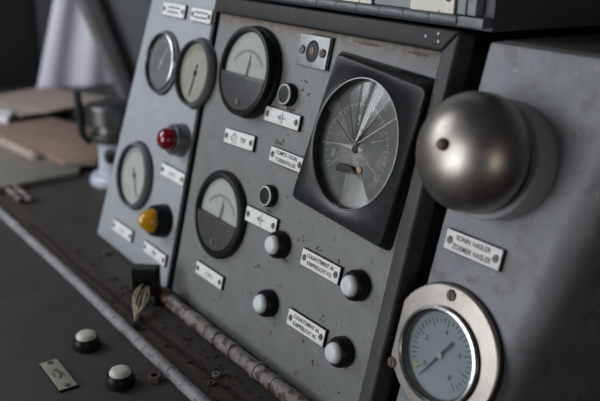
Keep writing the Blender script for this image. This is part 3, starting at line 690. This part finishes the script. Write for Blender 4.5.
for k in range(170):
    if k < 110: x = random.uniform(-.62, .06); y = -.104 + .03*x + random.gauss(0, .006) 
    else: x = random.uniform(-.5, .05); y = -.135 + random.gauss(0, .016)
    s_ = random.uniform(.0008, .0028) if k % 9 else random.uniform(.003, .005)
    b.quadbox([(x + s_*random.uniform(.5, 1)*math.cos(a), y + s_*random.uniform(.5, 1)*math.sin(a), .0008) for a in (0, 1.57, 3.14, 4.71)], [(x + .6*s_*math.cos(a), y + .6*s_*math.sin(a), .001 + s_) for a in (0.2, 1.7, 3.3, 4.9)])
o = b.build('rust_crumbs', mat('rust_crumb', (.06, .042, .03), .8, var=.5, vscale=60), smooth=False)
place_mesh(o, Vector((0, 0, ZD))); tag(o, 'rust flakes and crumbs scattered along the foot of the panel', 'debris'); o['kind'] = 'stuff'

# ------------------------------------------------------------------ label plate lying on the desk
def desk_frame(name, label, cat, u, v, rot=0., group=None): return on_desk(name, label, cat, u, v, 0, rot, group)
def sym_desk(b, z):
    pts = [(.014*math.cos(math.radians(a)), -.008 + .011*math.sin(math.radians(a))) for a in range(30, 151, 12)]
    bars(b, z, [(*pts[i], *pts[i+1], .0022) for i in range(len(pts)-1)] + [(-.008, -.006, .006, -.006, .0016), (-.004, .006, .010, .006, .0012), (-.015, .002, -.008, .004, .0012)])
plate(-.1895, -.3070, .084, .027, None, 'beige label plate screwed flat to the desk at the lower left', m=M['dirty_plate'], frame=desk_frame, sym=sym_desk, group='label plate on the desk', thick=.003)

# ------------------------------------------------------------------ black plug block with frayed wires
t = on_desk('terminal_block', 'black upright terminal block with frayed yellowish wires, on the desk', 'terminal block', -.3290, -.1035, 0, 50)
b = MB(); b.box(-.0215, -.0150, -.013, .013, 0, .066); b.box(.0150, .0215, -.013, .013, 0, .066); b.box(-.0215, .0215, .003, .013, .010, .066); b.box(-.0215, .0215, -.013, .013, .044, .066); b.build('block', M['black'], t, bevel=.0012)
b = MB(); b.box(-.0195, .0195, -.0105, .0105, .0655, .0672); b.build('green_top', M['green_top'], t, bevel=.0006)
for k, (xa, xm, bulge, z0) in enumerate(((-.007, -.006, -.062, .030), (-.004, -.008, -.080, .034), (.001, -.001, -.090, .031), (.004, .005, -.082, .027), (.007, .007, -.066, .031))):
    P_ = []
    for i in range(21):
        f = i/20; x = xa*(1-f) + xm*math.sin(math.pi*f)*.9 + .0012*math.sin(7*f + k); y = -.010 + (bulge + .010)*f**1.15; z = z0*(1-f)**.85 + .010*math.sin(math.pi*f)*(1 if k % 2 else .4) + .0045
        P_.append((x, y, z))
    P_.append((.001, bulge - .005, .0045))
    b = MB(); b.tube(P_, .0014, 8); b.build('wire', M['wire'], t)
b = MB(); b.tube([(.001, -.088, .0068), (.002, -.096, .0062), (.004, -.102, .0052)], [.0050, .0055, .0045], 12); b.build('wire_end', M['black_matte'], t)

# ------------------------------------------------------------------ things farther left on the desk
t = on_desk('brake_valve', 'pale driver valve with metal head and black lever, at the desk rear left', 'valve', -.985, .125)
b = MB(); b.lathe([(.062, 0), (.062, .014), (.056, .022), (.045, .024), (0, .024)], n=40); b.build('foot_flange', M['valve_body'], t)
b = MB(); b.lathe([(.040, .022), (.038, .08), (.040, .105), (.047, .112), (0, .112)], n=40); b.build('column', M['valve_body'], t)
b = MB(); b.lathe([(.054, .110), (.058, .116), (.058, .128), (.046, .133), (.046, .150), (.060, .156), (.062, .195), (.054, .204), (.030, .210), (0, .211)], n=40); b.build('valve_head', M['valve_metal'], t)
b = MB(); b.tube([(-.030, -.030, .112), (-.014, -.060, .110), (-.012, -.074, .128), (-.014, -.078, .190), (-.015, -.081, .234)], [.008, .0085, .009, .010, .0095], 14); b.build('lever', M['rubber'], t)
b = MB(); b.tube([(.045, -.03, .07), (.052, -.034, .082), (.055, -.037, .095)], [.012, .014, .012], 12); b.build('side_port', M['valve_metal'], t)

def slab(name, label, cat, pts, z0, z1, m, grp=None):
    cx = sum(p[0] for p in pts)/len(pts); cy = sum(p[1] for p in pts)/len(pts)
    b = MB(); b.prism([(p[0]-cx, p[1]-cy) for p in pts], 0, z1-z0); o = b.build(name, m, bevel=.001)
    place_mesh(o, Vector((cx*S, cy*S, ZD + z0*S))); return tag(o, label, cat, grp)
slab('cardboard_sheet', 'grey-beige card lying lowest under the brown folder', 'cardboard', [(-1.60,-.17), (-1.035,-.150), (-1.060,.055), (-1.35,.20), (-1.64,.15), (-1.64,-.16)], .0005, .016, M['grey_card'])
slab('folder', 'reddish brown folder on top of the grey-beige card', 'folder', [(-1.60,-.03), (-1.13,.045), (-1.085,.115), (-1.36,.265), (-1.63,.19)], .0165, .030, M['cardboard'])
slab('wooden_ruler', 'pale wooden strip along the left edge of the brown folder', 'strip', [(-1.60,-.060), (-1.22,-.008), (-1.215,.006), (-1.60,-.036)], .0165, .036, M['tan'])
b = MB(); b.box(-.14, .14, -.10, .10, 0, .035); b.mi = 1; b.box(-.13, .1405, -.085, .085, .005, .030); o = b.build('black_box', [M['rubber'], M['black_matte']], bevel=.003)
place_mesh(o, Vector((-1.90*S, .17*S, ZD)), Matrix.Rotation(math.radians(20), 4, 'Z')); tag(o, 'low black box under the tan papers at the far left', 'box')
for k, (z, ang, lab) in enumerate(((.036, 12, 'lower tan paper sheet lying on the black box'), (.0425, 22, 'upper tan paper sheet, topmost on the black box'))):
    b = MB()
    n = 10
    for i in range(n):
        x0, x1 = -.16 + .34*i/n, -.16 + .34*(i+1)/n
        b.box(x0, x1 + .0001, -.14, .15, 0, .005)
    o = b.build('paper_sheet', M['tan']); 
    place_mesh(o, Vector((-1.86*S, (.20 + .04*k)*S, ZD + z*S)), Matrix.Rotation(math.radians(ang), 4, 'Z')); tag(o, lab, 'paper', 'tan papers on the black box')
slab('paper_sheet', 'white paper corner at the left edge beside the black box', 'paper', [(-1.66,-.02), (-1.60,.04), (-1.70,.09), (-1.80,.02)], .031, .050, M['paper'])
for k, (x, y, lab) in enumerate(((-.985, -.128, 'nearest of the two short rods beside the whitish conduit'), (-.975, -.108, 'rear one of the two short rods beside the whitish conduit'))):
    t = on_desk('metal_rod', lab, 'rod', x, y, .008, group='short rods at the left of the desk')
    b = MB(); b.tube([(-.14, 0, 0), (0.04, .0, 0), (.05, 0, 0)], [.007, .007, .005], 10); b.build('rod_body', M['conduit_brown'], t)

# background: hanging sheet, seat, pillar
def curtain(name, label, cat, cols, zb, zt, X, m, amp, thick=.006):
    b = MB(); n = len(cols)
    def P(i, f, back): 
        yb, yt = cols[i]; y = yb*(1-f) + yt*f; z = zb + (zt-zb)*f
        return b.bm.verts.new((X + amp*math.sin(i*1.1) - (thick if back else 0), y, z))
    K = 6
    Fv = [[P(i, j/K, 0) for j in range(K+1)] for i in range(n)]; Bv = [[P(i, j/K, 1) for j in range(K+1)] for i in range(n)]
    for V in (Fv, Bv):
        for i in range(n-1):
            for j in range(K): b.bm.faces.new((V[i][j], V[i+1][j], V[i+1][j+1], V[i][j+1]))
    for i in range(n-1):
        b.bm.faces.new((Fv[i][0], Fv[i+1][0], Bv[i+1][0], Bv[i][0])); b.bm.faces.new((Fv[i][K], Fv[i+1][K], Bv[i+1][K], Bv[i][K]))
    for j in range(K):
        b.bm.faces.new((Fv[0][j], Fv[0][j+1], Bv[0][j+1], Bv[0][j])); b.bm.faces.new((Fv[-1][j], Fv[-1][j+1], Bv[-1][j+1], Bv[-1][j]))
    o = b.build(name, m); o.location = ORG; return tag(o, label, cat)
cols = []
for i in range(13):
    f = i/12; cols.append((.345 + .36*f, .53 + .22*f))
curtain('hanging_sheet', 'large pale lilac-white sheet hanging behind the desk at the left', 'sheet', cols, -.262, .42, -2.25, M['sheet'], .012)
# seat
t = bpy.data.objects.new('driver_seat', None); C.objects.link(t); t.location = (-2.62*S, .10*S, 0); tag(t, 'black padded seat back rising at the far left edge', 'seat')
b = MB(); b.box(-.09, .09, -.40, .365, .60, 1.85); b.build('seat_back', M['seat'], t, bevel=.04, seg=4)
b = MB(); b.box(-.05, .45*.1, -.32, .30, 0, .62); b.build('seat_support', M['black_matte'], t)
# slanted windscreen pillar
t = bpy.data.objects.new('cab_pillar', None); C.objects.link(t); t.location = (-1.75*S, .36*S, ZD); tag(t, 'dark grey slanted pillar with black rubber edge behind the left panel', 'pillar')
def slant(x0, x1, yb0, yb1, yt0, yt1, z0, z1): return MB().quadbox([(x0, yb0, z0), (x1, yb0, z0), (x1, yb1, z0), (x0, yb1, z0)], [(x0, yt0, z1), (x1, yt0, z1), (x1, yt1, z1), (x0, yt1, z1)])
slant(-.06, 0, .150, .200, -.213, -.130, 0.0, .90).build('post', M['pillar'], t, bevel=.01, seg=3)
slant(-.05, .010, .192, .224, -.140, -.110, 0.0, .90).build('rubber_seal', M['rubber'], t, bevel=.004)
slant(-.05, .0, .222, .60, -.112, .60, 0.0, .90).build('side_panel', M['wall'], t)

# ------------------------------------------------------------------ light
def area(name, loc, target, sx, sy, power, col):
    l = bpy.data.lights.new(name, 'AREA'); l.shape = 'RECTANGLE'; l.size = sx; l.size_y = sy; l.energy = power; l.color = col
    o = bpy.data.objects.new(name, l); C.objects.link(o); o.location = loc
    o.rotation_euler = (Vector(target) - Vector(loc)).to_track_quat('-Z', 'Y').to_euler(); return o
area('front_window_daylight', (-.48, -2.05, 1.05), (-.12, 0, .98), 1.0, 1.1, 23, (.92, .96, 1.0))
area('window_daylight', (-1.15, -.85, 1.62), (-1.35, .2, .95), 1.0, .8, 17, (.88, .93, 1.0))
area('side_window_daylight', (1.9, -1.0, 1.15), (.2, 0, .95), .5, .5, 3.0, (1.0, .92, .82))
w = bpy.data.worlds.new('sky'); bpy.context.scene.world = w; w.use_nodes = True
w.node_tree.nodes['Background'].inputs[0].default_value = (.50, .55, .62, 1); w.node_tree.nodes['Background'].inputs[1].default_value = .05

# ------------------------------------------------------------------ camera
cam = bpy.data.cameras.new('camera'); co = bpy.data.objects.new('camera', cam); C.objects.link(co)
cam.sensor_width = 36; cam.lens = 745/600*36; cam.clip_start = .01
R = Matrix(((.59651644, .28059487, -.75195389), (.80192753, -.17000254, .57272277), (.032869, -.94465107, -.32642607)))   # columns: right, down, forward
rm = Matrix((( R[0][0], -R[0][1], -R[0][2]), (R[1][0], -R[1][1], -R[1][2]), (R[2][0], -R[2][1], -R[2][2])))
co.matrix_world = Matrix.Translation(ORG + Vector((.736, -.594, .325))*S) @ rm.to_4x4()
cam.dof.use_dof = True; cam.dof.focus_distance = .95*S; cam.dof.aperture_fstop = 4.2
bpy.context.scene.camera = co
vs = bpy.context.scene.view_settings
vs.view_transform = 'Standard'; vs.look = 'None'; vs.gamma = 1; vs.use_curve_mapping = False; vs.exposure = 0
